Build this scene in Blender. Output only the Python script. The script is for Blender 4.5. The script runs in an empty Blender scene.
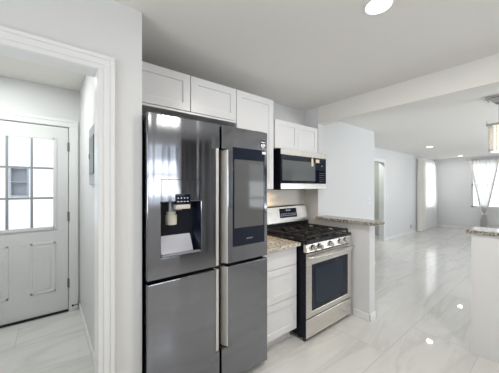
import bpy, bmesh, math, random
from mathutils import Vector, Matrix
random.seed(7)
S = bpy.context.scene
C = S.collection
PI = math.pi

# ------------------------------------------------------------------ camera, world, daylight, exposure
cam = bpy.data.objects.new('camera', bpy.data.cameras.new('camera'))
C.objects.link(cam)
cam.location = (0, 0, 1.392)
cam.rotation_euler = (PI / 2, 0, -math.radians(38.75))
cam.data.sensor_width = 36
cam.data.lens = 36 * 252 / 499
cam.data.shift_y = 0.9 / 499
cam.data.clip_start = 0.02
S.camera = cam

S.view_settings.view_transform = 'Standard'
S.view_settings.look = 'None'
S.view_settings.exposure = 0.1
S.view_settings.gamma = 1
S.view_settings.use_curve_mapping = False

w = bpy.data.worlds.new('sky')
S.world = w
w.use_nodes = True
bg = w.node_tree.nodes['Background']
bg.inputs[0].default_value = (0.86, 0.93, 1.0, 1)
bg.inputs[1].default_value = 2.7

def area(name, loc, rot, sx, sy, power, col=(1, 1, 1)):
    l = bpy.data.lights.new(name, 'AREA')
    l.shape = 'RECTANGLE'
    l.size, l.size_y, l.energy, l.color = sx, sy, power, col
    o = bpy.data.objects.new(name, l)
    C.objects.link(o)
    o.location, o.rotation_euler = loc, rot
    return o

DAY = (0.93, 0.965, 1.0)
UP = PI / 2 + 0.95      # window lamps tilted up to brighten the ceilings, like bounce off the ground
area('daylight_kitchen_window', (1.60, -1.82, 1.6), (UP, 0, 0), .62, 1.2, 9, DAY)
area('added_side_light', (-1.86, 0.1, 1.45), (UP, 0, -PI / 2), 1.7, 1.3, 31, DAY)  # fill light for the kitchen, behind an added side window out of view
area('added_patio_light', (5.6, -2.80, 1.0), (UP, 0, 0), 2.6, 2.0, 115, DAY)  # fill light for the living room, behind an added glazed door
area('added_front_light', (8.8, -2.80, 1.4), (UP, 0, 0), 1.6, 1.4, 16, DAY)  # second living room fill, behind an added front window
area('daylight_far_window', (11.35, 1.45, 1.5), (PI / 2, 0, PI / 2), 1.6, 1.7, 10, DAY)
area('daylight_corner_window', (10.1, 3.42, 1.5), (PI / 2, 0, PI), 1.2, 1.7, 34, DAY)

# ------------------------------------------------------------------ materials
def mat(name, col, rough=0.5, metal=0.0, spec=0.5, emit=None, emit_s=0.0, coat=0.0):
    m = bpy.data.materials.new(name)
    m.use_nodes = True
    b = m.node_tree.nodes['Principled BSDF']
    b.inputs['Base Color'].default_value = (*col, 1)
    b.inputs['Roughness'].default_value = rough
    b.inputs['Metallic'].default_value = metal
    b.inputs['Specular IOR Level'].default_value = spec
    if coat:
        b.inputs['Coat Weight'].default_value = coat
        b.inputs['Coat Roughness'].default_value = 0.03
    if emit:
        b.inputs['Emission Color'].default_value = (*emit, 1)
        b.inputs['Emission Strength'].default_value = emit_s
    return m

def bsdf(m): return m.node_tree.nodes['Principled BSDF']

def paint(name, col, rough=0.55, bump=0.06, scale=220):
    m = mat(name, col, rough, spec=0.35)
    nt = m.node_tree
    tc = nt.nodes.new('ShaderNodeTexCoord')
    n = nt.nodes.new('ShaderNodeTexNoise')
    n.inputs['Scale'].default_value = scale
    n.inputs['Detail'].default_value = 3
    bp = nt.nodes.new('ShaderNodeBump')
    bp.inputs['Strength'].default_value = bump
    bp.inputs['Distance'].default_value = 0.002
    nt.links.new(tc.outputs['Object'], n.inputs['Vector'])
    nt.links.new(n.outputs['Fac'], bp.inputs['Height'])
    nt.links.new(bp.outputs['Normal'], bsdf(m).inputs['Normal'])
    return m

def brushed(name, col, rough, vertical=True, strength=0.10, wavy=0.0):
    m = mat(name, col, rough, 1.0)
    nt = m.node_tree
    tc = nt.nodes.new('ShaderNodeTexCoord')
    mp = nt.nodes.new('ShaderNodeMapping')
    mp.inputs['Scale'].default_value = (900, 900, 4) if vertical else (4, 900, 900)
    n = nt.nodes.new('ShaderNodeTexNoise')
    n.inputs['Scale'].default_value = 1.0
    n.inputs['Detail'].default_value = 2
    r = nt.nodes.new('ShaderNodeMapRange')
    r.inputs['To Min'].default_value = rough * (1 - strength * 3)
    r.inputs['To Max'].default_value = rough * (1 + strength * 3)
    nt.links.new(tc.outputs['Object'], mp.inputs['Vector'])
    nt.links.new(mp.outputs['Vector'], n.inputs['Vector'])
    nt.links.new(n.outputs['Fac'], r.inputs['Value'])
    nt.links.new(r.outputs['Result'], bsdf(m).inputs['Roughness'])
    bsdf(m).inputs['Anisotropic'].default_value = 0.4
    if wavy:            # rolled sheet is never quite flat: long soft vertical ripples
        m2 = nt.nodes.new('ShaderNodeMapping')
        m2.inputs['Scale'].default_value = (9, 9, .35)
        n2 = nt.nodes.new('ShaderNodeTexNoise')
        n2.inputs['Scale'].default_value = 1.0
        n2.inputs['Detail'].default_value = 1.5
        bp = nt.nodes.new('ShaderNodeBump')
        bp.inputs['Strength'].default_value = wavy
        bp.inputs['Distance'].default_value = 0.012
        nt.links.new(tc.outputs['Object'], m2.inputs['Vector'])
        nt.links.new(m2.outputs['Vector'], n2.inputs['Vector'])
        nt.links.new(n2.outputs['Fac'], bp.inputs['Height'])
        nt.links.new(bp.outputs['Normal'], bsdf(m).inputs['Normal'])
    return m

def granite(name, ramp, scale):
    m = mat(name, (0.5, 0.5, 0.5), 0.12)
    nt = m.node_tree
    tc = nt.nodes.new('ShaderNodeTexCoord')
    v = nt.nodes.new('ShaderNodeTexVoronoi')
    v.inputs['Scale'].default_value = scale
    n = nt.nodes.new('ShaderNodeTexNoise')
    n.inputs['Scale'].default_value = scale * 0.45
    n.inputs['Detail'].default_value = 5
    n.inputs['Roughness'].default_value = 0.75
    mx = nt.nodes.new('ShaderNodeMix')
    mx.data_type = 'FLOAT'
    mx.inputs['Factor'].default_value = 0.62
    bw = nt.nodes.new('ShaderNodeRGBToBW')
    cr = nt.nodes.new('ShaderNodeValToRGB')
    cr.color_ramp.elements[0].position = ramp[0][0]
    cr.color_ramp.elements[0].color = (*ramp[0][1], 1)
    cr.color_ramp.elements[1].position = ramp[-1][0]
    cr.color_ramp.elements[1].color = (*ramp[-1][1], 1)
    for p, c in ramp[1:-1]:
        e = cr.color_ramp.elements.new(p)
        e.color = (*c, 1)
    L = nt.links.new
    L(tc.outputs['Object'], v.inputs['Vector'])
    L(tc.outputs['Object'], n.inputs['Vector'])
    L(v.outputs['Color'], bw.inputs['Color'])
    L(bw.outputs['Val'], mx.inputs['A'])
    L(n.outputs['Fac'], mx.inputs['B'])
    L(mx.outputs['Result'], cr.inputs['Fac'])
    L(cr.outputs['Color'], bsdf(m).inputs['Base Color'])
    return m

def marble_floor():
    m = mat('polished_marble_tile', (0.8, 0.8, 0.78), 0.035, spec=0.5)
    nt = m.node_tree
    L = nt.links.new
    tc = nt.nodes.new('ShaderNodeTexCoord')
    mp = nt.nodes.new('ShaderNodeMapping')
    mp.inputs['Location'].default_value = (-1.61, -0.945, 0)
    br = nt.nodes.new('ShaderNodeTexBrick')
    br.inputs['Scale'].default_value = 1
    br.inputs['Brick Width'].default_value = 1.22
    br.inputs['Row Height'].default_value = 0.505
    br.inputs['Mortar Size'].default_value = 0.0028
    br.inputs['Mortar Smooth'].default_value = 0.2
    br.inputs['Bias'].default_value = 0
    br.inputs['Color1'].default_value = (0, 0, 0, 1)
    br.inputs['Color2'].default_value = (1, 1, 1, 1)
    br.offset = 0.5
    # every tile carries its own vein: shift the vein pattern by the tile's random value
    sh = nt.nodes.new('ShaderNodeVectorMath')
    sh.operation = 'SCALE'
    sh.inputs['Scale'].default_value = 9.0
    ad = nt.nodes.new('ShaderNodeVectorMath')
    ad.operation = 'ADD'
    rot = nt.nodes.new('ShaderNodeMapping')
    rot.inputs['Rotation'].default_value = (0, 0, math.radians(-28))
    rot.inputs['Scale'].default_value = (0.30, 1.7, 1)
    wv = nt.nodes.new('ShaderNodeTexNoise')
    wv.inputs['Scale'].default_value = 1.25
    wv.inputs['Detail'].default_value = 6
    wv.inputs['Roughness'].default_value = 0.55
    wv.inputs['Distortion'].default_value = 0.9
    cr = nt.nodes.new('ShaderNodeValToRGB')
    e = cr.color_ramp.elements
    e[0].position, e[0].color = 0.30, (0.765, 0.76, 0.74, 1)
    e[1].position, e[1].color = 0.72, (0.765, 0.76, 0.74, 1)
    for p, c in ((0.43, (0.75, 0.745, 0.725, 1)), (0.48, (0.665, 0.655, 0.63, 1)), (0.53, (0.745, 0.74, 0.72, 1)),
                 (0.585, (0.715, 0.705, 0.68, 1)), (0.63, (0.755, 0.75, 0.73, 1))):
        q = e.new(p)
        q.color = c
    mx = nt.nodes.new('ShaderNodeMix')
    mx.data_type = 'RGBA'
    mx.inputs['B'].default_value = (0.585, 0.575, 0.545, 1)
    L(tc.outputs['Object'], mp.inputs['Vector'])
    L(mp.outputs['Vector'], br.inputs['Vector'])
    L(br.outputs['Color'], sh.inputs[0])
    L(tc.outputs['Object'], ad.inputs[0])
    L(sh.outputs['Vector'], ad.inputs[1])
    L(ad.outputs['Vector'], rot.inputs['Vector'])
    L(rot.outputs['Vector'], wv.inputs['Vector'])
    L(wv.outputs['Fac'], cr.inputs['Fac'])
    L(cr.outputs['Color'], mx.inputs['A'])
    L(br.outputs['Fac'], mx.inputs['Factor'])
    L(mx.outputs['Result'], bsdf(m).inputs['Base Color'])
    return m

def clear_glass(name, tint=(1, 1, 1), gloss=0.02):
    m = bpy.data.materials.new(name)
    m.use_nodes = True
    nt = m.node_tree
    nt.nodes.clear()
    o = nt.nodes.new('ShaderNodeOutputMaterial')
    t = nt.nodes.new('ShaderNodeBsdfTransparent')
    t.inputs[0].default_value = (*tint, 1)
    g = nt.nodes.new('ShaderNodeBsdfGlossy')
    g.inputs['Roughness'].default_value = gloss
    f = nt.nodes.new('ShaderNodeFresnel')
    f.inputs['IOR'].default_value = 1.45
    mx = nt.nodes.new('ShaderNodeMixShader')
    nt.links.new(f.outputs[0], mx.inputs[0])
    nt.links.new(t.outputs[0], mx.inputs[1])
    nt.links.new(g.outputs[0], mx.inputs[2])
    nt.links.new(mx.outputs[0], o.inputs[0])
    return m

def sheer(name, col, see, trans):
    m = bpy.data.materials.new(name)
    m.use_nodes = True
    nt = m.node_tree
    nt.nodes.clear()
    o = nt.nodes.new('ShaderNodeOutputMaterial')
    d = nt.nodes.new('ShaderNodeBsdfDiffuse')
    d.inputs[0].default_value = (*col, 1)
    tl = nt.nodes.new('ShaderNodeBsdfTranslucent')
    tl.inputs[0].default_value = (*col, 1)
    tp = nt.nodes.new('ShaderNodeBsdfTransparent')
    a = nt.nodes.new('ShaderNodeMixShader')
    a.inputs[0].default_value = trans
    b = nt.nodes.new('ShaderNodeMixShader')
    b.inputs[0].default_value = see
    nt.links.new(d.outputs[0], a.inputs[1])
    nt.links.new(tl.outputs[0], a.inputs[2])
    nt.links.new(a.outputs[0], b.inputs[1])
    nt.links.new(tp.outputs[0], b.inputs[2])
    nt.links.new(b.outputs[0], o.inputs[0])
    return m

M = dict(
    wall=paint('wall_paint', (0.74, 0.74, 0.742)),
    ceil=paint('ceiling_paint', (0.83, 0.81, 0.775), 0.7, 0.1, 90),
    trim=mat('trim_gloss_white', (0.84, 0.84, 0.835), 0.3),
    cab=mat('cabinet_white', (0.80, 0.80, 0.81), 0.32),
    door=mat('door_white', (0.77, 0.775, 0.78), 0.35),
    floor=marble_floor(),
    splash=paint('backsplash_warm_lit', (0.74, 0.70, 0.64), 0.35),  # white wall's warm lamp light put into the base colour
    added_recess=paint('added_recess_dark', (0.10, 0.105, 0.12)),  # near-black colour stands in for an unlit room
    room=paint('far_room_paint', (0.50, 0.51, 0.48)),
    granite=granite('beige_granite', [(0.30, (0.10, 0.075, 0.055)), (0.42, (0.36, 0.30, 0.23)), (0.52, (0.60, 0.54, 0.45)), (0.68, (0.76, 0.72, 0.64))], 85),
    bargranite=granite('grey_brown_granite', [(0.30, (0.04, 0.037, 0.032)), (0.42, (0.17, 0.155, 0.13)), (0.55, (0.40, 0.37, 0.31)), (0.68, (0.62, 0.58, 0.5))], 90),
    blackss=brushed('black_stainless', (0.255, 0.262, 0.285), 0.10, wavy=0.55),
    ss=brushed('brushed_stainless', (0.72, 0.69, 0.65), 0.26, False),
    handle=mat('pale_satin_grip', (0.66, 0.64, 0.61), 0.32, 0.45),
    chrome=mat('chrome', (0.55, 0.55, 0.56), 0.08, 1.0),
    body=mat('dark_enamel', (0.008, 0.009, 0.016), 0.4, spec=0.15),
    black=mat('black_plastic', (0.010, 0.011, 0.015), 0.3),
    iron=mat('cast_iron', (0.018, 0.018, 0.02), 0.55),
    enamel=mat('black_cooktop_enamel', (0.014, 0.014, 0.018), 0.15),
    blackglass=mat('black_glass', (0.008, 0.012, 0.024), 0.04, spec=0.3),
    ovenglass=mat('oven_window_glass', (0.016, 0.026, 0.045), 0.06, spec=0.3),
    microglass=mat('microwave_window_glass', (0.125, 0.135, 0.14), 0.05, spec=0.6),
    screen=mat('grey_touch_screen', (0.10, 0.102, 0.105), 0.06, spec=0.3),
    gap=mat('shadow_rubber', (0.006, 0.006, 0.007), 0.6),
    ramp=mat('dispenser_grey', (0.27, 0.28, 0.32), 0.3, 0.4),
    cup=mat('dispenser_paddle_cream', (0.62, 0.58, 0.50), 0.35),
    white=mat('white_label', (0.85, 0.85, 0.84), 0.5),
    tag=mat('cream_paper_tag', (0.78, 0.70, 0.55), 0.6),
    led=mat('display_ink', (0.55, 0.62, 0.68), 0.4, emit=(0.6, 0.75, 0.85), emit_s=0.25),
    ink=mat('badge_grey_ink', (0.42, 0.43, 0.45), 0.4),
    panelgrey=mat('panel_grey_paint', (0.34, 0.35, 0.36), 0.4),
    paneldark=mat('panel_dark_grey', (0.14, 0.145, 0.15), 0.4),
    hinge=mat('hinge_steel', (0.22, 0.22, 0.22), 0.35, 0.8),
    glass=clear_glass('window_glass'),
    crystal=sheer('crystal_glass', (0.95, 0.94, 0.92), 0.42, 0.5),
    bulb=mat('warm_bulb', (1, 0.9, 0.7), 0.4, emit=(1.0, 0.88, 0.69), emit_s=1.3),
    lampface=mat('lamp_diffuser', (0.95, 0.95, 0.93), 0.4, emit=(1.0, 0.985, 0.95), emit_s=5.0),
    curtain=sheer('cream_curtain_cloth', (0.90, 0.88, 0.83), 0.02, 0.25),
    sheercloth=sheer('white_sheer_cloth', (0.90, 0.895, 0.885), 0.15, 0.36),
    rod=mat('rod_satin_nickel', (0.55, 0.54, 0.52), 0.3, 0.9),
    outside=paint('outside_render_white', (0.83, 0.85, 0.88), 0.7),
    outwin=mat('outside_window_grey', (0.30, 0.32, 0.35), 0.25),
    ground=paint('outside_concrete', (0.55, 0.55, 0.53), 0.8),
)

# ------------------------------------------------------------------ mesh helpers
def box(bm, x0, x1, y0, y1, z0, z1):
    v = [bm.verts.new(p) for p in ((x0, y0, z0), (x1, y0, z0), (x1, y1, z0), (x0, y1, z0), (x0, y0, z1), (x1, y0, z1), (x1, y1, z1), (x0, y1, z1))]
    for f in ((0, 3, 2, 1), (4, 5, 6, 7), (0, 1, 5, 4), (1, 2, 6, 5), (2, 3, 7, 6), (3, 0, 4, 7)):
        bm.faces.new([v[i] for i in f])

def prism(bm, pts, axis, a, b):
    """closed outline pts extruded along an axis ('x','y','z') from a to b"""
    def P(p, t):
        return {'x': (t, p[0], p[1]), 'y': (p[0], t, p[1]), 'z': (p[0], p[1], t)}[axis]
    lo = [bm.verts.new(P(p, a)) for p in pts]
    hi = [bm.verts.new(P(p, b)) for p in pts]
    n = len(pts)
    bm.faces.new(lo)
    bm.faces.new(hi)
    for i in range(n):
        bm.faces.new((lo[i], lo[(i + 1) % n], hi[(i + 1) % n], hi[i]))

def cyl(bm, p0, p1, r0, r1=None, n=20, caps=True):
    r1 = r0 if r1 is None else r1
    p0, p1 = Vector(p0), Vector(p1)
    d = (p1 - p0).normalized()
    u = d.orthogonal().normalized()
    v = d.cross(u)
    A = [bm.verts.new(p0 + r0 * (math.cos(2 * PI * i / n) * u + math.sin(2 * PI * i / n) * v)) for i in range(n)]
    B = [bm.verts.new(p1 + r1 * (math.cos(2 * PI * i / n) * u + math.sin(2 * PI * i / n) * v)) for i in range(n)]
    for i in range(n):
        bm.faces.new((A[i], A[(i + 1) % n], B[(i + 1) % n], B[i]))
    if caps:
        bm.faces.new(A)
        bm.faces.new(B)

def tube(bm, pts, r, n=12):
    pts = [Vector(p) for p in pts]
    rings = []
    for i, p in enumerate(pts):
        d = (pts[min(i + 1, len(pts) - 1)] - pts[max(i - 1, 0)]).normalized()
        u = d.cross(Vector((0, 0.03, 1))).normalized()
        v = d.cross(u)
        rings.append([bm.verts.new(p + r * (math.cos(2 * PI * k / n) * u + math.sin(2 * PI * k / n) * v)) for k in range(n)])
    for a, b in zip(rings, rings[1:]):
        for k in range(n):
            bm.faces.new((a[k], a[(k + 1) % n], b[(k + 1) % n], b[k]))
    bm.faces.new(rings[0])
    bm.faces.new(rings[-1])

def slab(bm, us, vs, skip, a, b, plane='xz'):
    """grid of cells us x vs with the cells in skip left open, thick from a to b"""
    def P(u, v, t):
        return {'xz': (u, t, v), 'yz': (t, u, v), 'xy': (u, v, t)}[plane]
    nu, nv = len(us) - 1, len(vs) - 1
    keep = {(i, j) for i in range(nu) for j in range(nv) if (i, j) not in skip}
    cache = {}
    def V(i, j, t):
        k = (i, j, t)
        if k not in cache:
            cache[k] = bm.verts.new(P(us[i], vs[j], t))
        return cache[k]
    for i, j in keep:
        for t in (a, b):
            bm.faces.new((V(i, j, t), V(i + 1, j, t), V(i + 1, j + 1, t), V(i, j + 1, t)))
        for (di, dj, e) in ((-1, 0, ((i, j), (i, j + 1))), (1, 0, ((i + 1, j), (i + 1, j + 1))), (0, -1, ((i, j), (i + 1, j))), (0, 1, ((i, j + 1), (i + 1, j + 1)))):
            if (i + di, j + dj) not in keep:
                (p, q) = e
                bm.faces.new((V(*p, a), V(*q, a), V(*q, b), V(*p, b)))

def obj(name, build, m, parent=None, bevel=0.0, smooth=False, seg=2):
    bm = bmesh.new()
    build(bm)
    bmesh.ops.recalc_face_normals(bm, faces=bm.faces)
    me = bpy.data.meshes.new(name)
    bm.to_mesh(me)
    bm.free()
    me.materials.append(m)
    o = bpy.data.objects.new(name, me)
    C.objects.link(o)
    if smooth:
        for p in me.polygons:
            p.use_smooth = True
    if parent:
        o.parent = parent
        base = Vector((0, 0, 0))
        q = parent
        while q:
            base += Vector(q.location)
            q = q.parent
        me.transform(Matrix.Translation(-base))
    if bevel:
        md = o.modifiers.new('edge', 'BEVEL')
        md.width, md.segments, md.limit_method, md.angle_limit = bevel, seg, 'ANGLE', math.radians(35)
    return o

def B(*a): return lambda bm: box(bm, *a)
def BS(*bs):
    def f(bm):
        for b in bs: box(bm, *b)
    return f

def thing(name, label, cat, loc, group=None):
    o = bpy.data.objects.new(name, None)
    C.objects.link(o)
    o.location = loc
    o.empty_display_size = 0.1
    o['label'], o['category'] = label, cat
    if group: o['group'] = group
    return o

def tag(o, label, cat, group=None):
    o['label'], o['category'] = label, cat
    if group: o['group'] = group
    return o

def struct(name, build, m, label=None, cat=None, parent=None, bevel=0.0):
    o = obj(name, build, m, parent, bevel)
    o['kind'] = 'structure'
    if label: o['label'] = label
    if cat: o['category'] = cat
    return o

def text(name, s, size, loc, rot, m, parent, depth=0.0006):
    cu = bpy.data.curves.new(name, 'FONT')
    cu.body, cu.size, cu.extrude = s, size, depth
    cu.align_x, cu.align_y = 'CENTER', 'CENTER'
    t = bpy.data.objects.new(name, cu)
    C.objects.link(t)
    dg = bpy.context.evaluated_depsgraph_get()
    me = bpy.data.meshes.new_from_object(t.evaluated_get(dg))
    bpy.data.objects.remove(t)
    me.materials.clear()
    me.materials.append(m)
    me.transform(Matrix.Translation(loc) @ rot)
    o = bpy.data.objects.new(name, me)
    C.objects.link(o)
    o.parent = parent
    base = Vector((0, 0, 0))
    q = parent
    while q:
        base += Vector(q.location)
        q = q.parent
    me.transform(Matrix.Translation(-base))
    return o

FRONT = Matrix.Rotation(PI / 2, 4, 'X')        # text that reads from the -Y side

# ------------------------------------------------------------------ measures
YW = 2.117            # kitchen back wall
ZC = 2.387            # ceiling
YD, YD2 = 1.50, 1.61  # wall with the doorway
XH, XH2 = 2.615, 2.73 # half wall, stub and beam
XFAR = 10.85
YL = 2.918
XL, YB = -1.6, -1.55  # kitchen left and rear walls
YS = -2.5             # living room rear wall

# ------------------------------------------------------------------ the setting
struct('floor', B(-1.8, 11.2, -2.7, 4.3, -0.1, 0), M['floor'], 'glossy white marble tile floor through kitchen and living room', 'floor')
struct('ceiling', BS((XL - .12, XFAR + .12, YS - .12, YD2 - 0.0, ZC, ZC + .1), (.36, XFAR + .12, YD2, 4.2, ZC, ZC + .1)), M['ceil'], 'flat pale ceiling over kitchen and living room', 'ceiling')
struct('ceiling_entry', B(-1.0, .294, YD2, 3.6, 2.50, 2.6), M['ceil'])
# doorway wall
struct('wall_left', lambda bm: slab(bm, [XL - .12, -.62, .205, .42], [0, 2.0, ZC, 2.6], {(1, 0)}, YD, YD2), M['wall'], 'white wall with a cased opening left of the refrigerator', 'wall')
struct('wall_alcove', B(.294, .42, YD2, 3.6, 0, ZC + .12), M['wall'])
struct('wall_entry_left', B(-1.02, -.9, YD2, 3.6, 0, 2.6), M['wall'])
struct('wall_entry_back', lambda bm: slab(bm, [-1.02, -.66, .20, .294], [0, 2.075, 2.6], {(1, 0)}, 3.49, 3.6), M['wall'])
# kitchen back wall, runs on behind the half wall; its end turns back to the living room's long wall
struct('wall_back', BS((.42, 4.563, YW, YW + .12, 0, ZC), (4.45, 4.563, YW + .12, YL, 0, ZC)), M['wall'], 'white wall behind the range and the bar counter', 'wall')
struct('wall_stub', B(XH, XH2, 1.90, YW, 0, ZC), M['wall'])
struct('wall_bar', B(XH, XH2, 1.262, 1.90, 0, 1.0), M['wall'], 'white half wall to the right of the range', 'wall')
struct('wall_bar_right', B(2.78, 2.895, -1.55, .485, 0, 1.005), M['wall'], 'pale half wall at the right edge of the picture', 'wall')
struct('beam', B(XH, XH2, YB, 1.90, 2.178, ZC), M['ceil'], 'white ceiling beam between kitchen and living room', 'beam')
# living room
struct('wall_living_left', lambda bm: slab(bm, [4.45, 5.95, 6.80, 9.60, 10.62, XFAR + .12], [0, .74, 2.04, 2.20, ZC], {(1, 0), (1, 1), (3, 1), (3, 2)}, YL, YL + .12), M['wall'], 'long white wall of the living room', 'wall')
struct('wall_living_far', lambda bm: slab(bm, [YS - .12, .80, 1.90, YL + .12], [0, .74, 2.2, ZC], {(1, 1)}, XFAR, XFAR + .12, 'yz'), M['wall'], 'white far end wall of the living room', 'wall')
struct('wall_living_rear', lambda bm: slab(bm, [XH2, 4.3, 6.9, 8.0, 9.6, XFAR + .12], [0, .08, .8, 2.1, ZC], {(1, 1), (1, 2), (3, 2)}, YS - .12, YS), M['wall'])
struct('wall_rear', lambda bm: slab(bm, [XL - .12, 1.3, 1.9, 1.99, 2.59, XH2], [0, 1.05, 2.2, 2.33, ZC], {(1, 1), (3, 0), (3, 1), (3, 2)}, YB - .12, YB), M['wall'])  # tall right-hand opening added to show the dark recess in reflections
struct('wall_added_recess', BS((1.93, 1.97, YS, YB - .12, 0, ZC), (1.97, XH, YS - .04, YS, 0, ZC)), M['added_recess'])  # unseen dark room added to darken the refrigerator's reflection
struct('wall_divider', B(XH, XH2, YS, YB, 0, ZC), M['wall'])
struct('wall_kitchen_side', lambda bm: slab(bm, [YB - .12, -.75, .95, YD2], [0, .95, 2.15, ZC], {(1, 1)}, XL - .12, XL, 'yz'), M['wall'])
# the dim room behind the living room's doorway
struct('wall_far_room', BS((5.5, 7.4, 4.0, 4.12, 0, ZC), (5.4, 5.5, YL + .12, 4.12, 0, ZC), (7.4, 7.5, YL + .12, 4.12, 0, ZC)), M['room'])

# casing of the opening on the left (moulded: flat, bead and back band)
def casing(bm):
    X1 = .205
    for y0, y1, a, b in ((YD - .013, YD, 0, .072), (YD - .018, YD - .013, .022, .072), (YD - .024, YD - .018, .052, .072)):
        box(bm, X1 + a, X1 + b, y0, y1, 0, 2.0 + a)
        box(bm, -.62 - b, -.62 - a, y0, y1, 0, 2.0 + a)
        box(bm, -.62 - b, X1 + b, y0, y1, 2.0 + a, 2.0 + b)
    box(bm, X1 - .003, X1 + .002, YD - .004, YD2 + .004, 0, 2.0)
    box(bm, -.622, -.617, YD - .004, YD2 + .004, 0, 2.0)
    box(bm, -.62, X1, YD - .004, YD2 + .004, 1.997, 2.002)
struct('trim_1', casing, M['trim'], 'white moulded casing around the opening on the left', 'trim', bevel=.003)
def door_casing(bm):
    for y0, y1, a, b in ((3.474, 3.49, .012, .088), (3.468, 3.474, .06, .088)):
        box(bm, .186 + a, .186 + b, y0, y1, 0, 2.06 + a)
        box(bm, -.63 - b, -.63 - a, y0, y1, 0, 2.06 + a)
        box(bm, -.63 - b, .186 + b, y0, y1, 2.06 + a, 2.06 + b)
    box(bm, .189, .20, 3.48, 3.6, 0, 2.075)
    box(bm, .165, .20, 3.537, 3.56, 0, 2.075)
    box(bm, -.66, .20, 3.537, 3.56, 2.045, 2.075)
    box(bm, -.66, -.634, 3.48, 3.6, 0, 2.075)
    box(bm, -.66, .20, 3.48, 3.6, 2.066, 2.075)
struct('trim_2', door_casing, M['trim'], 'white casing around the entry door', 'trim', bevel=.002)
def far_casing(bm):
    box(bm, 6.80, 6.88, YL - .016, YL, 0, 2.04)
    box(bm, 5.87, 5.95, YL - .016, YL, 0, 2.04)
    box(bm, 5.87, 6.88, YL - .016, YL, 2.04, 2.12)
struct('trim_3', far_casing, M['trim'], 'white casing of the doorway in the living room wall', 'trim')

def skirt(name, bs, m=None):
    struct(name, BS(*bs), m or M['trim'], bevel=.004)
H = .072
skirt('baseboard_entry', [(.28, .294, 1.62, 3.46, 0, H)])
skirt('baseboard_bar', [(XH - .012, XH, 1.25, 1.44, 0, H), (XH - .012, XH2 + .012, 1.25, 1.262, 0, H), (XH2, XH2 + .012, 1.25, YW, 0, H)])
skirt('baseboard_back', [(XH2 + .012, 4.575, YW - .012, YW, 0, H)])
skirt('baseboard_living_left', [(6.88, XFAR - .012, YL - .014, YL, 0, H), (4.575, 5.87, YL - .014, YL, 0, H)])
skirt('baseboard_living_far', [(XFAR - .014, XFAR, YS, YL, 0, H)])

# entry door: nine lites over two raised panels
d = struct('door_1', lambda bm: (slab(bm, [-.63, -.505, .062, .182], [.02, .955, 1.92, 2.058], {(1, 1)}, 3.49, 3.535), None)[1], M['door'], 'white half-glazed entry door with nine panes', 'door')
def lite_frame(bm):
    x0, x1, z0, z1 = -.505, .062, .955, 1.92
    for a in ((x0 - .02, x0 + .012, z0 - .02, z1 + .02), (x1 - .012, x1 + .02, z0 - .02, z1 + .02), (x0, x1, z0 - .02, z0 + .012), (x0, x1, z1 - .012, z1 + .02)):
        box(bm, a[0], a[1], 3.480, 3.50, a[2], a[3])
def muntins(bm):
    for i in (1, 2):
        x = -.505 + .567 * i / 3
        box(bm, x - .011, x + .011, 3.486, 3.516, .96, 1.915)
        z = .955 + .965 * i / 3
        box(bm, -.50, .057, 3.487, 3.515, z - .011, z + .011)
lf = obj('lite_frame', lite_frame, M['door'], d, .002)
obj('muntin_grid', muntins, M['panelgrey'], lf)
obj('pane', B(-.50, .057, 3.499, 3.503, .96, 1.915), M['glass'], lf)
for x0, x1 in ((-.515, -.305), (-.138, .072)):
    def raised(bm, x0=x0, x1=x1):
        z0, z1 = .26, .80
        prism(bm, [(x0, z0), (x1, z0), (x1, z1), (x0, z1)], 'y', 3.486, 3.490)
        for q in ((x0, x0 + .018, z0, z1), (x1 - .018, x1, z0, z1), (x0, x1, z0, z0 + .018), (x0, x1, z1 - .018, z1)):
            box(bm, q[0], q[1], 3.483, 3.488, q[2], q[3])
        box(bm, x0 + .045, x1 - .045, 3.483, 3.488, z0 + .045, z1 - .045)
    obj('raised_panel', raised, M['door'], d, .004)
for z in (1.845, 1.07, .32):
    def hinge(bm, z=z):
        cyl(bm, (.187, 3.476, z - .05), (.187, 3.476, z + .05), .008, n=12)
        box(bm, .176, .198, 3.482, 3.492, z - .048, z + .048)
    obj('hinge', hinge, M['hinge'], d)
obj('door_sweep', B(-.63, .182, 3.474, 3.53, .004, .024), M['gap'], d)
struct('threshold', B(-.63, .19, 3.50, 3.62, 0, .004), M['hinge'])

# windows: the known ones, then three unseen ones added to let in light
def window(name, x0, x1, z0, z1, label, axis):
    def fr(bm):
        for a in ((x0, x0 + .05, z0, z1), (x1 - .05, x1, z0, z1), (x0, x1, z0, z0 + .05), (x0, x1, z1 - .05, z1), (x0, x1, (z0 + z1) / 2 - .02, (z0 + z1) / 2 + .02)):
            if axis == 'x': box(bm, a[0], a[1], YL + .04, YL + .09, a[2], a[3])
            elif axis == 'y': box(bm, XFAR + .04, XFAR + .09, a[0], a[1], a[2], a[3])
            elif axis == 'r': box(bm, a[0], a[1], YS - .09, YS - .04, a[2], a[3])
            elif axis == 'k': box(bm, a[0], a[1], YB - .09, YB - .04, a[2], a[3])
            else: box(bm, XL - .09, XL - .04, a[0], a[1], a[2], a[3])
    o = struct(name, fr, M['trim'], label, 'window')
    def gl(bm):
        if axis == 'x': box(bm, x0 + .03, x1 - .03, YL + .063, YL + .067, z0 + .03, z1 - .03)
        elif axis == 'y': box(bm, XFAR + .063, XFAR + .067, x0 + .03, x1 - .03, z0 + .03, z1 - .03)
        elif axis == 'r': box(bm, x0 + .03, x1 - .03, YS - .067, YS - .063, z0 + .03, z1 - .03)
        elif axis == 'k': box(bm, x0 + .03, x1 - .03, YB - .067, YB - .063, z0 + .03, z1 - .03)
        else: box(bm, XL - .067, XL - .063, x0 + .03, x1 - .03, z0 + .03, z1 - .03)
    obj('pane', gl, M['glass'], o)
    return o
window('window_1', 9.60, 10.62, .74, 2.20, 'white window behind the corner curtains', 'x')
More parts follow.
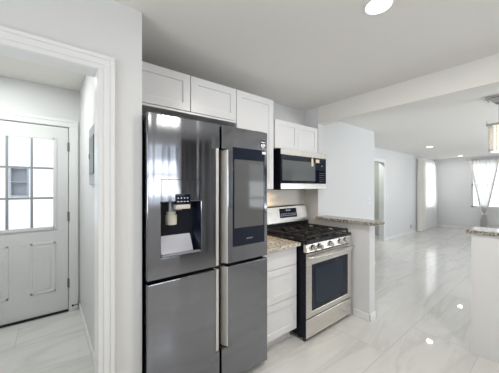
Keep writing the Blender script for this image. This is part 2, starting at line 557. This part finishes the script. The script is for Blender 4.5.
window('window_2', .80, 1.90, .74, 2.20, 'white window behind the tied curtain', 'y')
window('window_3', 1.3, 1.9, 1.05, 2.2, 'white kitchen window behind the viewer', 'k')
window('window_added_side', -.75, .95, .95, 2.15, 'added unseen kitchen side window that lets in light', 's')
window('window_added_patio', 4.3, 6.9, .08, 2.10, 'added unseen glazed door that lights the living room', 'r')
window('window_added_front', 8.0, 9.6, .80, 2.10, 'added unseen front window that lights the living room', 'r')

# ------------------------------------------------------------------ refrigerator
XF0, XF1, YF = .433, 1.340, 1.445
XM = .912
fr = thing('refrigerator', 'tall black stainless four-door refrigerator in the white cabinet alcove', 'refrigerator', ((XF0 + XF1) / 2, 1.75, 0))
obj('cabinet_body', BS((XF0 + .004, XF1 - .004, 1.512, 2.09, .045, 1.79), (XF0 + .02, XF1 - .02, 1.53, 2.06, 0, .045)), M['body'], fr, .003)
ZS0, ZS1 = .846, .865
ZT = 1.816
# upper left door with the dispenser recess
DX0, DX1, DZ0, DZ1 = .510, .765, .985, 1.305
def up_left(bm):
    slab(bm, [XF0, DX0, DX1, XM - .036, XM - .008], [ZS1, DZ0, DZ1, 1.655, ZT], {(1, 1), (3, 0), (3, 1), (3, 2)}, YF, 1.508)
ul = obj('door', up_left, M['blackss'], fr, .006, seg=3)
def up_right(bm):
    slab(bm, [XM + .008, XM + .058, XF1], [ZS1, 1.655, ZT], {(0, 0)}, YF, 1.508)
ur = obj('door', up_right, M['blackss'], fr, .006, seg=3)
def lo_left(bm):
    slab(bm, [XF0, XM - .036, XM - .008], [.047, .295, ZS0], {(1, 1)}, YF, 1.508)
ll = obj('door', lo_left, M['blackss'], fr, .006, seg=3)
def lo_right(bm):
    slab(bm, [XM + .008, XM + .058, XF1], [.047, .295, ZS0], {(0, 1)}, YF, 1.508)
lr = obj('door', lo_right, M['blackss'], fr, .006, seg=3)
for dr, side, z0, z1 in ((ul, -1, ZS1 + .004, 1.652), (ur, 1, ZS1 + .004, 1.652), (ll, -1, .298, ZS0 - .004), (lr, 1, .298, ZS0 - .004)):
    def grip(bm, side=side, z0=z0, z1=z1):
        if side < 0:
            a = XM - .036
            prism(bm, [(a, YF + .001), (a + .020, YF + .001), (a + .024, YF + .012), (a + .010, YF + .058), (a, YF + .058)], 'z', z0, z1)
        else:
            a = XM + .058
            prism(bm, [(a, YF + .001), (a - .006, YF + .001), (a - .027, YF + .044), (a - .027, YF + .058), (a, YF + .058)], 'z', z0, z1)
    h = obj('handle', grip, M['handle'], dr, .002)
    h['label'] = 'pale recessed vertical grip'
obj('gasket', BS((XM - .030, XM + .030, 1.500, 1.511, .06, 1.80), (XF0 + .01, XF1 - .01, 1.495, 1.511, ZS0 - .004, ZS1 + .004)), M['gap'], fr)
obj('hinge_cover', B(XF0 + .01, XF0 + .10, 1.47, 1.62, 1.79, 1.825), M['black'], fr, .006)
obj('hinge_cover', B(XF1 - .10, XF1 - .01, 1.47, 1.62, 1.79, 1.825), M['black'], fr, .006)
# dispenser
def well(bm):
    box(bm, DX0, DX1, 1.560, 1.566, DZ0, DZ1)
    box(bm, DX0 - .004, DX0, YF + .006, 1.566, DZ0, DZ1)
    box(bm, DX1, DX1 + .004, YF + .006, 1.566, DZ0, DZ1)
    box(bm, DX0, DX1, YF + .006, 1.566, DZ1, DZ1 + .004)
    box(bm, DX0, DX1, YF + .006, 1.566, DZ0 - .004, DZ0)
    # dark lining of the recess's mouth on the right
    prism(bm, [(DX1 - .001, YF + .004), (DX1 - .050, 1.56), (DX1 - .001, 1.56)], 'z', DZ0, DZ1)
wl = obj('dispenser_well', well, M['blackglass'], ul)
obj('ramp', lambda bm: prism(bm, [(1.462, DZ0 + .014), (1.558, DZ0 + .205), (1.558, DZ0 + .002), (1.462, DZ0 + .002)], 'x', DX0 + .006, DX1 - .045), M['ramp'], wl, .003)
obj('drip_tray', BS((DX0 + .003, DX1 - .004, YF - .002, 1.47, DZ0 + .001, DZ0 + .011)), M['ramp'], wl, .002)
def paddle(bm):
    cyl(bm, (.592, 1.508, 1.165), (.592, 1.508, 1.225), .034, .036, 24)
    cyl(bm, (.592, 1.508, 1.225), (.592, 1.508, 1.245), .028, .030, 24)
obj('paddle', paddle, M['cup'], wl, .002)
obj('nozzle', lambda bm: (cyl(bm, (.592, 1.508, 1.245), (.592, 1.508, 1.304), .022, n=20), box(bm, .61, .66, 1.50, 1.55, 1.25, 1.304))[1], M['ramp'], wl)
dp = obj('dispenser_panel', lambda bm: slab(bm, [DX0 - .002, DX0 + .001, DX1 - .001, DX1 + .002], [DZ1, 1.437, 1.440], {(1, 0)}, YF - .0006, YF + .002), M['gap'], ul)
ds = obj('dispenser_display', B(.594, .688, YF - .006, YF + .03, 1.288, 1.352), M['blackglass'], ul, .003)
obj('display_trim', B(.594, .688, YF - .008, YF + .03, 1.262, 1.288), M['cup'], ds, .004)
def icons(bm):
    for i in range(4):
        box(bm, .604 + i * .020, .616 + i * .020, YF - .0068, YF - .006, 1.305, 1.309)
        box(bm, .606 + i * .020, .613 + i * .020, YF - .0068, YF - .006, 1.325, 1.331)
obj('display_icons', icons, M['led'], ds)
# screen on the upper right door
sg = obj('screen_glass', B(1.010, 1.306, YF - .003, YF + .004, .975, 1.675), M['blackglass'], ur, .002)
obj('screen', B(1.022, 1.294, YF - .0036, YF - .002, 1.105, 1.590), M['screen'], sg)
text('badge', 'SAMSUNG', .013, (1.158, YF - .0032, 1.022), FRONT, M['ink'], sg)
st = obj('energy_sticker', BS((1.268, 1.318, YF - .0008, YF, 1.690, 1.752)), M['blackglass'], ur)
def glyph(bm):
    for a in ((1.274, 1.287, 1.702, 1.722), (1.293, 1.299, 1.699, 1.728), (1.303, 1.312, 1.705, 1.724), (1.274, 1.312, 1.734, 1.741), (1.279, 1.308, 1.693, 1.697)):
        box(bm, a[0], a[1], YF - .0014, YF - .0008, a[2], a[3])
obj('sticker_print', glyph, M['white'], st)
obj('small_label', B(1.282, 1.318, YF - .0045, YF - .003, 1.645, 1.664), M['white'], ur)

# ------------------------------------------------------------------ cabinets
def shaker(name, parent, x0, x1, z0, z1, yf, rail=.058, t=.02):
    def f(bm):
        xs, zs = [x0, x0 + rail, x1 - rail, x1], [z0, z0 + rail, z1 - rail, z1]
        slab(bm, xs, zs, {(1, 1)}, yf, yf + t)
        box(bm, xs[1] - .002, xs[2] + .002, yf + .009, yf + t, zs[1] - .002, zs[2] + .002)
    return obj(name, f, M['cab'], parent, .0025)
YC = 1.790
g = 'white wall cabinets'
c1 = thing('wall_cabinet', 'low white two-door wall cabinet directly above the refrigerator', 'cabinet', (.857, 1.96, 1.97), g)
obj('cabinet_box', BS((.424, 1.289, YC + .021, YW, 1.97, 2.252)), M['cab'], c1, .001)
obj('light_rail', B(.424, 1.289, YC + .004, YC + .05, 1.955, 1.97), M['cab'], c1)
shaker('door', c1, .427, .855, 1.973, 2.250, YC)
shaker('door', c1, .860, 1.287, 1.973, 2.250, YC)
c2 = thing('wall_cabinet', 'tall narrow white one-door wall cabinet between refrigerator and microwave', 'cabinet', (1.515, 1.96, 1.372), g)
obj('cabinet_box', B(1.292, 1.742, YC + .021, YW, 1.372, 2.252), M['cab'], c2, .001)
shaker('door', c2, 1.294, 1.740, 1.374, 2.250, YC)
YC3 = 1.786
c3 = thing('wall_cabinet', 'low white two-door wall cabinet on top of the microwave', 'cabinet', (2.1, 1.96, 1.784), g)
obj('cabinet_box', B(1.757, 2.449, YC3 + .021, YW, 1.784, 2.075), M['cab'], c3, .001)
shaker('door', c3, 1.759, 2.102, 1.786, 2.073, YC3, .05)
shaker('door', c3, 2.106, 2.447, 1.786, 2.073, YC3, .05)

YB2 = 1.526
bc = thing('base_cabinet', 'white three-drawer base cabinet between refrigerator and range', 'cabinet', (1.56, 1.82, 0))
obj('cabinet_box', BS((1.348, 1.778, YB2 + .022, YW, .10, .865), (1.348, 1.778, YB2 + .085, YW, 0, .10)), M['cab'], bc, .001)
for z0, z1 in ((.697, .862), (.408, .692), (.108, .403)):
    if z1 - z0 < .2:
        obj('drawer', B(1.350, 1.776, YB2, YB2 + .02, z0, z1), M['cab'], bc, .0025)
    else:
        shaker('drawer', bc, 1.350, 1.776, z0, z1, YB2)
ct = obj('countertop', B(1.346, 1.780, 1.478, YW, .866, .896), M['granite'], None, .004)
tag(ct, 'short speckled beige granite countertop left of the range', 'countertop')
bs = obj('backsplash', B(1.346, 2.613, YW - .009, YW - .001, .898, 1.372), M['splash'])
tag(bs, 'backsplash tinted as warm-lit white wall between range and microwave', 'backsplash')

# ------------------------------------------------------------------ range
XR0, XR1, YR = 1.797, 2.550, 1.431
rg = thing('range', 'stainless slide-in gas range with black side and five knobs', 'range', (2.165, 1.77, 0))
def rbody(bm):
    box(bm, XR0, XR1, YR + .030, 2.10, .035, .880)
    box(bm, XR0 - .002, XR0 + .001, YR + .004, YR + .034, .038, .795)
    for x in (XR0 + .05, XR1 - .05):
        for y in (1.55, 2.03):
            cyl(bm, (x, y, 0), (x, y, .036), .018, n=12)
obj('body', rbody, M['body'], rg, .002)
obj('toe_strip', B(XR0 + .012, XR1 - .012, YR + .03, YR + .05, .004, .036), M['black'], rg)
obj('warming_drawer', B(XR0, XR1, YR, YR + .031, .037, .205), M['ss'], rg, .004)
od = obj('oven_door', lambda bm: slab(bm, [XR0, XR0 + .078, XR1 - .062, XR1], [.216, .268, .690, .795], {(1, 1)}, YR - .002, YR + .031), M['ss'], rg, .004)
obj('oven_window', B(XR0 + .078, XR1 - .062, YR + .002, YR + .02, .268, .690), M['blackglass'], od)
obj('inner_window', B(XR0 + .135, XR1 - .16, YR + .0005, YR + .003, .31, .650), M['ovenglass'], od)
def ohandle(bm):
    pts = []
    for i in range(17):
        u = i / 16
        x = XR0 + .012 + u * (XR1 - XR0 - .024)
        pts.append((x, YR - .030 - .020 * math.sin(PI * u), .762))
    tube(bm, pts, .0135, 14)
    for x in (XR0 + .022, XR1 - .022):
        cyl(bm, (x, YR + .002, .762), (x, YR - .034, .762), .0125, n=14)
obj('handle', ohandle, M['ss'], od, smooth=True)
cp = obj('control_panel', lambda bm: prism(bm, [(YR - .006, .806), (YR + .05, .806), (YR + .05, .880), (YR + .006, .880)], 'x', XR0, XR1), M['ss'], rg, .003)
for x in (1.893, 1.992, 2.165, 2.338, 2.437):
    def knob(bm, x=x):
        cyl(bm, (x, YR, .842), (x, YR - .010, .840), .024, .024, 24)
        cyl(bm, (x, YR - .010, .840), (x, YR - .036, .836), .0205, .018, 24)
    k = obj('knob', knob, M['ss'], cp, .0015)
    obj('knob_ring', lambda bm, x=x: cyl(bm, (x, YR + .003, .842), (x, YR - .004, .8412), .028, n=24), M['black'], k)
def top(bm):
    box(bm, XR0 - .002, XR1 + .002, YR - .004, 2.02, .880, .902)
    for a in ((XR0, XR1, YR, YR + .022), (XR0, XR0 + .02, YR, 2.0), (XR1 - .02, XR1, YR, 2.0)):
        box(bm, a[0], a[1], a[2], a[3], .900, .910)
ctp = obj('cooktop', top, M['enamel'], rg, .004)
BURN = ((1.93, 1.60, .040), (1.93, 1.86, .034), (2.165, 1.73, .046), (2.40, 1.60, .044), (2.40, 1.86, .030))
for x, y, r in BURN:
    def burner(bm, x=x, y=y, r=r):
        cyl(bm, (x, y, .901), (x, y, .914), r, r * .92, 24)
        cyl(bm, (x, y, .914), (x, y, .922), r * .78, r * .74, 24)
    obj('burner', burner, M['iron'], ctp)
for i in range(3):
    x0 = XR0 + .022 + i * .2385
    x1 = x0 + .234
    def grate(bm, x0=x0, x1=x1):
        y0, y1, z0, z1 = 1.455, 1.985, .930, .947
        for a in ((x0, x0 + .012, y0, y1), (x1 - .012, x1, y0, y1), (x0, x1, y0, y0 + .012), (x0, x1, y1 - .012, y1), (x0, x1, (y0 + y1) / 2 - .006, (y0 + y1) / 2 + .006)):
            box(bm, a[0], a[1], a[2], a[3], z0, z1)
        xc = (x0 + x1) / 2
        for yc in ((y0 * 3 + y1) / 4, (y0 + 3 * y1) / 4):
            for s in (-1, 1):
                box(bm, xc + s * .035 if s > 0 else x0, x1 if s > 0 else xc - .035, yc - .005, yc + .005, z0, z1 + .005)
                box(bm, xc - .005, xc + .005, yc + .035 if s > 0 else yc - .125, yc + .125 if s > 0 else yc - .035, z0, z1 + .005)
        for x in (x0, x1 - .014):
            for y in (y0, (y0 + y1) / 2 - .007, y1 - .014):
                box(bm, x, x + .014, y, y + .014, .900, z0)
        # raised finger tips
        for x in (x0 + .03, xc, x1 - .03):
            for y in (y0, y1 - .012):
                box(bm, x - .005, x + .005, y, y + .012, z1, z1 + .011)
    obj('grate', grate, M['iron'], rg, .002)
bgd = obj('backguard', lambda bm: prism(bm, [(2.000, .985), (2.033, 1.165), (2.045, 1.180), (2.108, 1.180), (2.108, .985)], 'x', XR0 + .002, XR1 - .002), M['ss'], rg, .006, seg=3)
obj('riser', lambda bm: prism(bm, [(1.990, .895), (2.002, .985), (2.108, .985), (2.108, .895)], 'x', XR0, XR1), M['body'], rg, .002)
def oncl(bm):
    x0, x1 = 2.062, 2.350
    n = Vector((0, -.984, .18)) * .002
    a, b = Vector((0, 2.0104, 1.042)), Vector((0, 2.0297, 1.147))
    prism(bm, [(a.y + n.y, a.z + n.z), (b.y + n.y, b.z + n.z), (b.y + .01, b.z), (a.y + .01, a.z)], 'x', x0, x1)
cl = obj('clock_panel', oncl, M['blackglass'], bgd)
def keys(bm):
    for r_, zc in enumerate((1.055, 1.075, 1.11)):
        zc += .010
        y = 2.0104 + (zc - 1.042) * .183 - .0026
        for i in range(9):
            if r_ == 2 and i not in (3, 4, 5): continue
            x = 2.080 + i * .029
            box(bm, x, x + .012, y - .0008, y + .001, zc - .003, zc + .004 + (.008 if r_ == 2 else 0))
obj('key_marks', keys, M['led'], cl)

# ------------------------------------------------------------------ microwave
mw = thing('microwave', 'stainless and black over-the-range microwave under the white cabinet', 'microwave', (2.165, 1.93, 1.372))
YM = 1.744
obj('body', BS((XR0, XR1, YM + .03, YW - .01, 1.372, 1.780), (XR0 - .002, XR0 + .001, YM + .004, YM + .035, 1.373, 1.779)), M['body'], mw)
md = obj('door', BS((XR0, XR1 - .0, YM, YM + .029, 1.722, 1.780), (XR0, 2.398, YM, YM + .029, 1.374, 1.434)), M['ss'], mw, .003)
dg = obj('door_glass', B(XR0, 2.398, YM - .001, YM + .029, 1.4345, 1.7215), M['blackglass'], md, .002)
obj('window', B(XR0 + .020, 2.345, YM - .002, YM, 1.462, 1.668), M['microglass'], dg)
cpn = obj('control_panel', BS((2.4005, XR1, YM - .001, YM + .029, 1.4345, 1.7215)), M['blackglass'], mw, .002)
obj('panel_base', B(2.4005, XR1, YM, YM + .029, 1.374, 1.434), M['ss'], mw, .003)
def mkeys(bm):
    for r_ in range(5):
        for i in range(3):
            box(bm, 2.425 + i * .036, 2.441 + i * .036, YM - .0018, YM - .001, 1.455 + r_ * .024, 1.4585 + r_ * .024)
    box(bm, 2.462, 2.478, YM - .0018, YM - .001, 1.628, 1.642)
obj('key_marks', mkeys, M['ink'], cpn)
obj('vent_grille', BS(*[(XR0 + .05 + i * .066, XR0 + .10 + i * .066, 1.80, 2.05, 1.366, 1.373) for i in range(10)]), M['black'], mw)
obj('surface_lamp', B(1.90, 2.0, 1.93, 2.0, 1.366, 1.372), mat('warm_lamp_lens', (1, .9, .75), .4, emit=(1, .78, .5), emit_s=3), mw)
ml = area('surface_lamp_light', (1.80, 2.0, 1.362), (0, 0, 0), .10, .05, 1.5, (1, .74, .45))
tg = obj('paper_tag', lambda bm: (box(bm, 2.272, 2.305, YM - .006, YM - .004, 1.625, 1.706), box(bm, 2.284, 2.293, YM - .006, YM - .004, 1.706, 1.742))[1], M['tag'])
tag(tg, 'narrow cream paper tag hanging on the microwave front', 'tag')
st2 = obj('sticker', B(2.352, 2.418, YM - .0035, YM - .0022, 1.668, 1.706), M['tag'])
tag(st2, 'small cream sticker at the microwave door edge', 'sticker')

# ------------------------------------------------------------------ bar counters
b1 = obj('bar_top', B(2.555, 2.79, 1.185, 1.898, 1.002, 1.036), M['bargranite'], None, .005)
tag(b1, 'speckled granite bar top on the half wall beside the range', 'bar top')
b2 = obj('bar_top', B(2.755, 3.04, YB + .02, .517, 1.006, 1.036), M['bargranite'], None, .005)
tag(b2, 'speckled granite bar top at the right edge of the picture', 'bar top')

# ------------------------------------------------------------------ electrical and small wall fittings
ep = thing('breaker_panel', 'grey metal breaker panel on the entry wall', 'electrical panel', (.294, 2.38, 1.65))
obj('panel_cover', B(.280, .294, 2.20, 2.555, 1.415, 1.885), M['panelgrey'], ep, .003)
pd_ = obj('panel_door', B(.274, .280, 2.25, 2.505, 1.50, 1.80), M['paneldark'], ep, .002)
obj('latch', B(.270, .274, 2.47, 2.495, 1.63, 1.67), M['hinge'], pd_)
def plate(name, x, y, z, label, cat, m):
    t = thing(name, label, cat, (x, y, z))
    obj('cover_plate', B(x - .036, x + .036, y - .006, y, z - .058, z + .058), m, t, .003)
    return t
s1 = plate('light_switch', 4.36, YW, 1.16, 'white light switch near the end of the wall above the bar top', 'light switch', M['trim'])
obj('toggle', B(4.352, 4.368, YW - .012, YW - .005, 1.145, 1.175), M['trim'], s1)
s2 = plate('light_switch', 7.02, YL, 1.14, 'white light switch beside the living room doorway', 'light switch', M['trim'])
obj('toggle', B(7.012, 7.028, YL - .012, YL - .005, 1.125, 1.155), M['trim'], s2)
so = plate('wall_outlet', 8.66, YL, .20, 'grey outlet low on the living room wall before the curtains', 'outlet', M['panelgrey'])
for z in (.212, .160):
    obj('socket', B(8.646, 8.674, YL - .008, YL - .005, z, z + .028), M['paneldark'], so)
dsx = thing('door_stop', 'small dark door stop at the corner by the entry door', 'door stop', (.276, 3.44, 0))
obj('stem', lambda bm: cyl(bm, (.272, 3.445, .07), (.230, 3.44, .07), .006, n=12), M['hinge'], dsx)
obj('base', lambda bm: cyl(bm, (.280, 3.445, .07), (.270, 3.445, .07), .016, n=14), M['paneldark'], dsx)
obj('tip', lambda bm: cyl(bm, (.230, 3.44, .07), (.215, 3.44, .07), .011, n=12), M['gap'], dsx)

# ------------------------------------------------------------------ recessed ceiling lights
def downlight(loc, label, power, col=(1, .95, .87)):
    t = thing('ceiling_light', label, 'ceiling light', loc, 'recessed ceiling lights')
    x, y, z = loc
    def ring(bm):
        n = 40
        prof = ((.078, 0), (.078, -.004), (.071, -.007), (.064, -.004), (.064, 0))
        rs = [[bm.verts.new((x + r * math.cos(2 * PI * i / n), y + r * math.sin(2 * PI * i / n), z + h)) for i in range(n)] for r, h in prof]
        for a, b in zip(rs, rs[1:]):
            for i in range(n):
                bm.faces.new((a[i], a[(i + 1) % n], b[(i + 1) % n], b[i]))
    obj('trim_ring', ring, M['trim'], t, smooth=True)
    obj('diffuser', lambda bm: cyl(bm, (x, y, z), (x, y, z - .0035), .0645, n=40), M['lampface'], t)
    l = bpy.data.lights.new('downlight', 'AREA')
    l.shape, l.size, l.energy, l.color = 'DISK', .12, power, col
    o = bpy.data.objects.new('downlight_glow', l)
    C.objects.link(o)
    o.location = (x, y, z - .012)
    return t
downlight((1.4115, .632, ZC), 'round recessed light in the kitchen ceiling, largest in the picture', 12)
downlight((7.30, 2.05, ZC), 'round recessed light in the living room ceiling, nearer of its pair', 3)
downlight((10.20, 2.05, ZC), 'round recessed light in the living room ceiling, close to the far wall', 2)
downlight((1.35, -.70, ZC), 'round recessed light in the kitchen ceiling behind the viewer', 15)

downlight((-.36, 2.75, 2.50), 'added unseen ceiling light brightening the entry beyond the cased opening', 12.5, (.96, 1, .97))  # unseen lamp added because the entry was too dark
downlight((6.45, 3.45, ZC), 'added unseen ceiling light brightening the side room beyond the living room doorway', 13, (.97, 1, .95))  # unseen lamp added to lighten the room through the doorway
# ------------------------------------------------------------------ crystal pendant
PX, PY = 3.86, .44
pn = thing('pendant_lamp', 'crystal pendant lamp glowing warm, hanging from a chrome canopy', 'lamp', (PX, PY, ZC))
def canopy(bm):
    box(bm, PX - .10, PX + .10, PY - .10, PY + .10, ZC - .022, ZC)
    n = 4
    lo = [bm.verts.new((PX + sx * .02, PY + sy * .02, ZC - .085)) for sx, sy in ((-1, -1), (1, -1), (1, 1), (-1, 1))]
    hi = [bm.verts.new((PX + sx * .085, PY + sy * .085, ZC - .022)) for sx, sy in ((-1, -1), (1, -1), (1, 1), (-1, 1))]
    for i in range(4):
        bm.faces.new((lo[i], lo[(i + 1) % 4], hi[(i + 1) % 4], hi[i]))
    bm.faces.new(lo)
    bm.faces.new(hi)
obj('canopy', canopy, M['chrome'], pn, .003)
obj('rod', lambda bm: cyl(bm, (PX, PY, ZC - .08), (PX, PY, 2.09), .006, n=12), M['chrome'], pn)
def cap(bm):
    cyl(bm, (PX, PY, 2.09), (PX, PY, 2.115), .012, .008, 16)
    box(bm, PX - .085, PX + .085, PY - .085, PY + .085, 2.065, 2.09)
    for sx in (-1, 1):
        for sy in (-1, 1):
            cyl(bm, (PX + sx * .088, PY + sy * .088, 2.06), (PX + sx * .088, PY + sy * .088, 2.12), .008, .002, 10)
obj('frame', cap, M['chrome'], pn, .001)
obj('bottom_plate', B(PX - .078, PX + .078, PY - .078, PY + .078, 1.785, 1.791), M['chrome'], pn)
def strand(x, y, rad):
    def f(bm):
        z = 2.060
        while z > 1.80:
            for a, b, r0, r1 in ((z, z - .010, .006, rad), (z - .010, z - .018, rad, rad), (z - .018, z - .028, rad, .006)):
                cyl(bm, (x, y, a), (x, y, b), r0, r1, 6)
            z -= .0295
    return f
for i in range(6):
    for s in (-1, 1):
        a = -.068 + i * .0272
        obj('crystal_strand', strand(PX + a, PY + s * .072, .0125), M['crystal'], pn)
        if 0 < i < 5:
            obj('crystal_strand', strand(PX + s * .072, PY + a, .0125), M['crystal'], pn)
obj('inner_shade', lambda bm: cyl(bm, (PX, PY, 1.80), (PX, PY, 2.058), .050, n=24), M['bulb'], pn, .004)
pl = bpy.data.lights.new('pendant_glow', 'POINT')
pl.energy, pl.color, pl.shadow_soft_size = 1.5, (1, .82, .55), .03
po = bpy.data.objects.new('pendant_glow', pl)
C.objects.link(po)
po.location = (PX, PY, 1.96)

# ------------------------------------------------------------------ curtains
def curtain_along_x(x0, x1, y, z0, z1, folds, amp, seed):
    rnd = random.Random(seed)
    ph = [rnd.uniform(0, 6.3) for _ in range(4)]
    def f(bm):
        nx, nz = folds * 10, 30
        g = []
        for j in range(nz + 1):
            v = j / nz
            z = z1 + (z0 - z1) * v
            row = []
            for i in range(nx + 1):
                u = i / nx
                k = 2 * PI * folds * u
                a = amp * (.65 + .35 * math.sin(3 * u + ph[0] + v)) * (0.55 + .45 * min(1, v * 3))
                row.append(bm.verts.new((x0 + (x1 - x0) * u + .012 * math.sin(5 * v + 7 * u + ph[1]), y + a * math.sin(k + .5 * math.sin(2.2 * v + ph[2])) + .008 * math.sin(9 * u + 4 * v), z)))
            g.append(row)
        for j in range(nz):
            for i in range(nx):
                bm.faces.new((g[j][i], g[j][i + 1], g[j + 1][i + 1], g[j + 1][i]))
    return f
cu1 = obj('curtain', curtain_along_x(9.02, 9.66, YL - .10, .02, 2.275, 6, .055, 1), M['curtain'], None, smooth=True)
tag(cu1, 'cream floor-length curtain panel gathered left of the corner window', 'curtain')
cu2 = obj('curtain', curtain_along_x(9.70, 10.72, YL - .10, .02, 2.275, 8, .048, 5), M['sheercloth'], None, smooth=True)
tag(cu2, 'sheer white floor-length curtain lit by the corner window', 'curtain')
cr1 = thing('curtain_rod', 'straight curtain rod above the corner window', 'curtain rod', (9.9, YL - .10, 2.285))
obj('pole', lambda bm: cyl(bm, (8.97, YL - .10, 2.288), (10.80, YL - .10, 2.288), .010, n=14), M['trim'], cr1)
for x in (9.0, 10.78):
    obj('bracket', B(x - .008, x + .008, YL - .105, YL, 2.272, 2.282), M['trim'], cr1)
obj('finial', lambda bm: cyl(bm, (8.97, YL - .10, 2.288), (8.93, YL - .10, 2.288), .020, .012, 16), M['trim'], cr1)

YT, ZK = 1.565, .56
def tied(bm):
    nx, nz = 100, 60
    g = []
    for j in range(nz + 1):
        v = j / nz
        z = 2.252 + (.02 - 2.252) * v
        if z > ZK:
            s = (z - ZK) / (2.30 - ZK)
            hw = .045 + .295 * s ** 0.92
        else:
            s = (ZK - z) / ZK
            hw = .045 + .05 * min(1, s * 2.5)
        amp = .018 + .030 * (1 - hw / .34)
        row = []
        for i in range(nx + 1):
            u = i / nx * 2 - 1
            edge = .012 * math.exp(-((1 - abs(u)) / .05) ** 2)
            x = XFAR - .12 - edge + amp * math.sin(u * 26 + .4 * math.sin(3 * v)) * (1 - .3 * abs(u)) * (1 if hw > .06 else .6)
            row.append(bm.verts.new((x, YT + hw * (u + .02 * math.sin(13 * u)), z)))
        g.append(row)
    for j in range(nz):
        for i in range(nx):
            bm.faces.new((g[j][i], g[j][i + 1], g[j + 1][i + 1], g[j + 1][i]))
tc_ = thing('curtain', 'sheer white curtain tied in a narrow waist at the far window', 'curtain', (XFAR - .12, YT, 0))
obj('cloth', tied, M['sheercloth'], tc_, smooth=True)
def hem(s):
  def f(bm):
    if True:
        pts = []
        for j in range(20):
            q = j / 19
            z = 2.25 - (2.25 - ZK) * q
            sv = (z - ZK) / (2.30 - ZK)
            pts.append((XFAR - .135, YT + s * (.045 + .295 * sv ** .92), z))
        for a, b in zip(pts, pts[1:]):
            v = [bm.verts.new(p) for p in ((a[0], a[1] - .022, a[2]), (a[0], a[1] + .022, a[2]), (b[0], b[1] + .022, b[2]), (b[0], b[1] - .022, b[2]))]
            w2 = [bm.verts.new((p.co.x + .02, p.co.y, p.co.z)) for p in v]
            bm.faces.new(v)
            bm.faces.new(w2)
            for i in range(4):
                bm.faces.new((v[i], v[(i + 1) % 4], w2[(i + 1) % 4], w2[i]))
  return f
for s in (-1, 1):
    obj('folded_edge', hem(s), M['curtain'], tc_)
obj('tie_band', lambda bm: cyl(bm, (XFAR - .12, YT, ZK - .03), (XFAR - .12, YT, ZK + .03), .062, .062, 24), M['curtain'], tc_, .008)
cr2 = thing('curtain_rod', 'curtain rod with dark rings above the far window', 'curtain rod', (XFAR - .12, 1.35, 2.285))
obj('pole', lambda bm: cyl(bm, (XFAR - .12, .60, 2.288), (XFAR - .12, 2.02, 2.288), .011, n=14), M['rod'], cr2)
for y in (.70, 1.98):
    obj('bracket', B(XFAR - .125, XFAR, y - .008, y + .008, 2.272, 2.282), M['rod'], cr2)
for i in range(6):
    def rg_(bm, i=i):
        y = 1.27 + i * .115
        cyl(bm, (XFAR - .12, y - .010, 2.283), (XFAR - .12, y + .010, 2.283), .030, n=18)
    obj('ring', rg_, M['rod'], cr2)

# ------------------------------------------------------------------ outside the entry door
struct('ground', B(-6, 6, 3.62, 12, -.22, -.10), M['ground'])
nb = thing('neighbouring_house', 'white neighbouring house seen through the entry door panes', 'house', (-.6, 7.0, -.1))
obj('wall', lambda bm: slab(bm, [-5, -.55, -.296, 4], [-.1, 1.225, 1.77, 4.2], {(1, 1)}, 6.6, 6.8), M['outside'], nb)
nw = obj('window', lambda bm: slab(bm, [-.565, -.535, -.311, -.281], [1.21, 1.24, 1.49, 1.51, 1.755, 1.785], {(1, 1), (1, 3)}, 6.58, 6.70), M['outwin'], nb)
obj('pane', B(-.55, -.296, 6.70, 6.71, 1.225, 1.77), M['outwin'], nw)
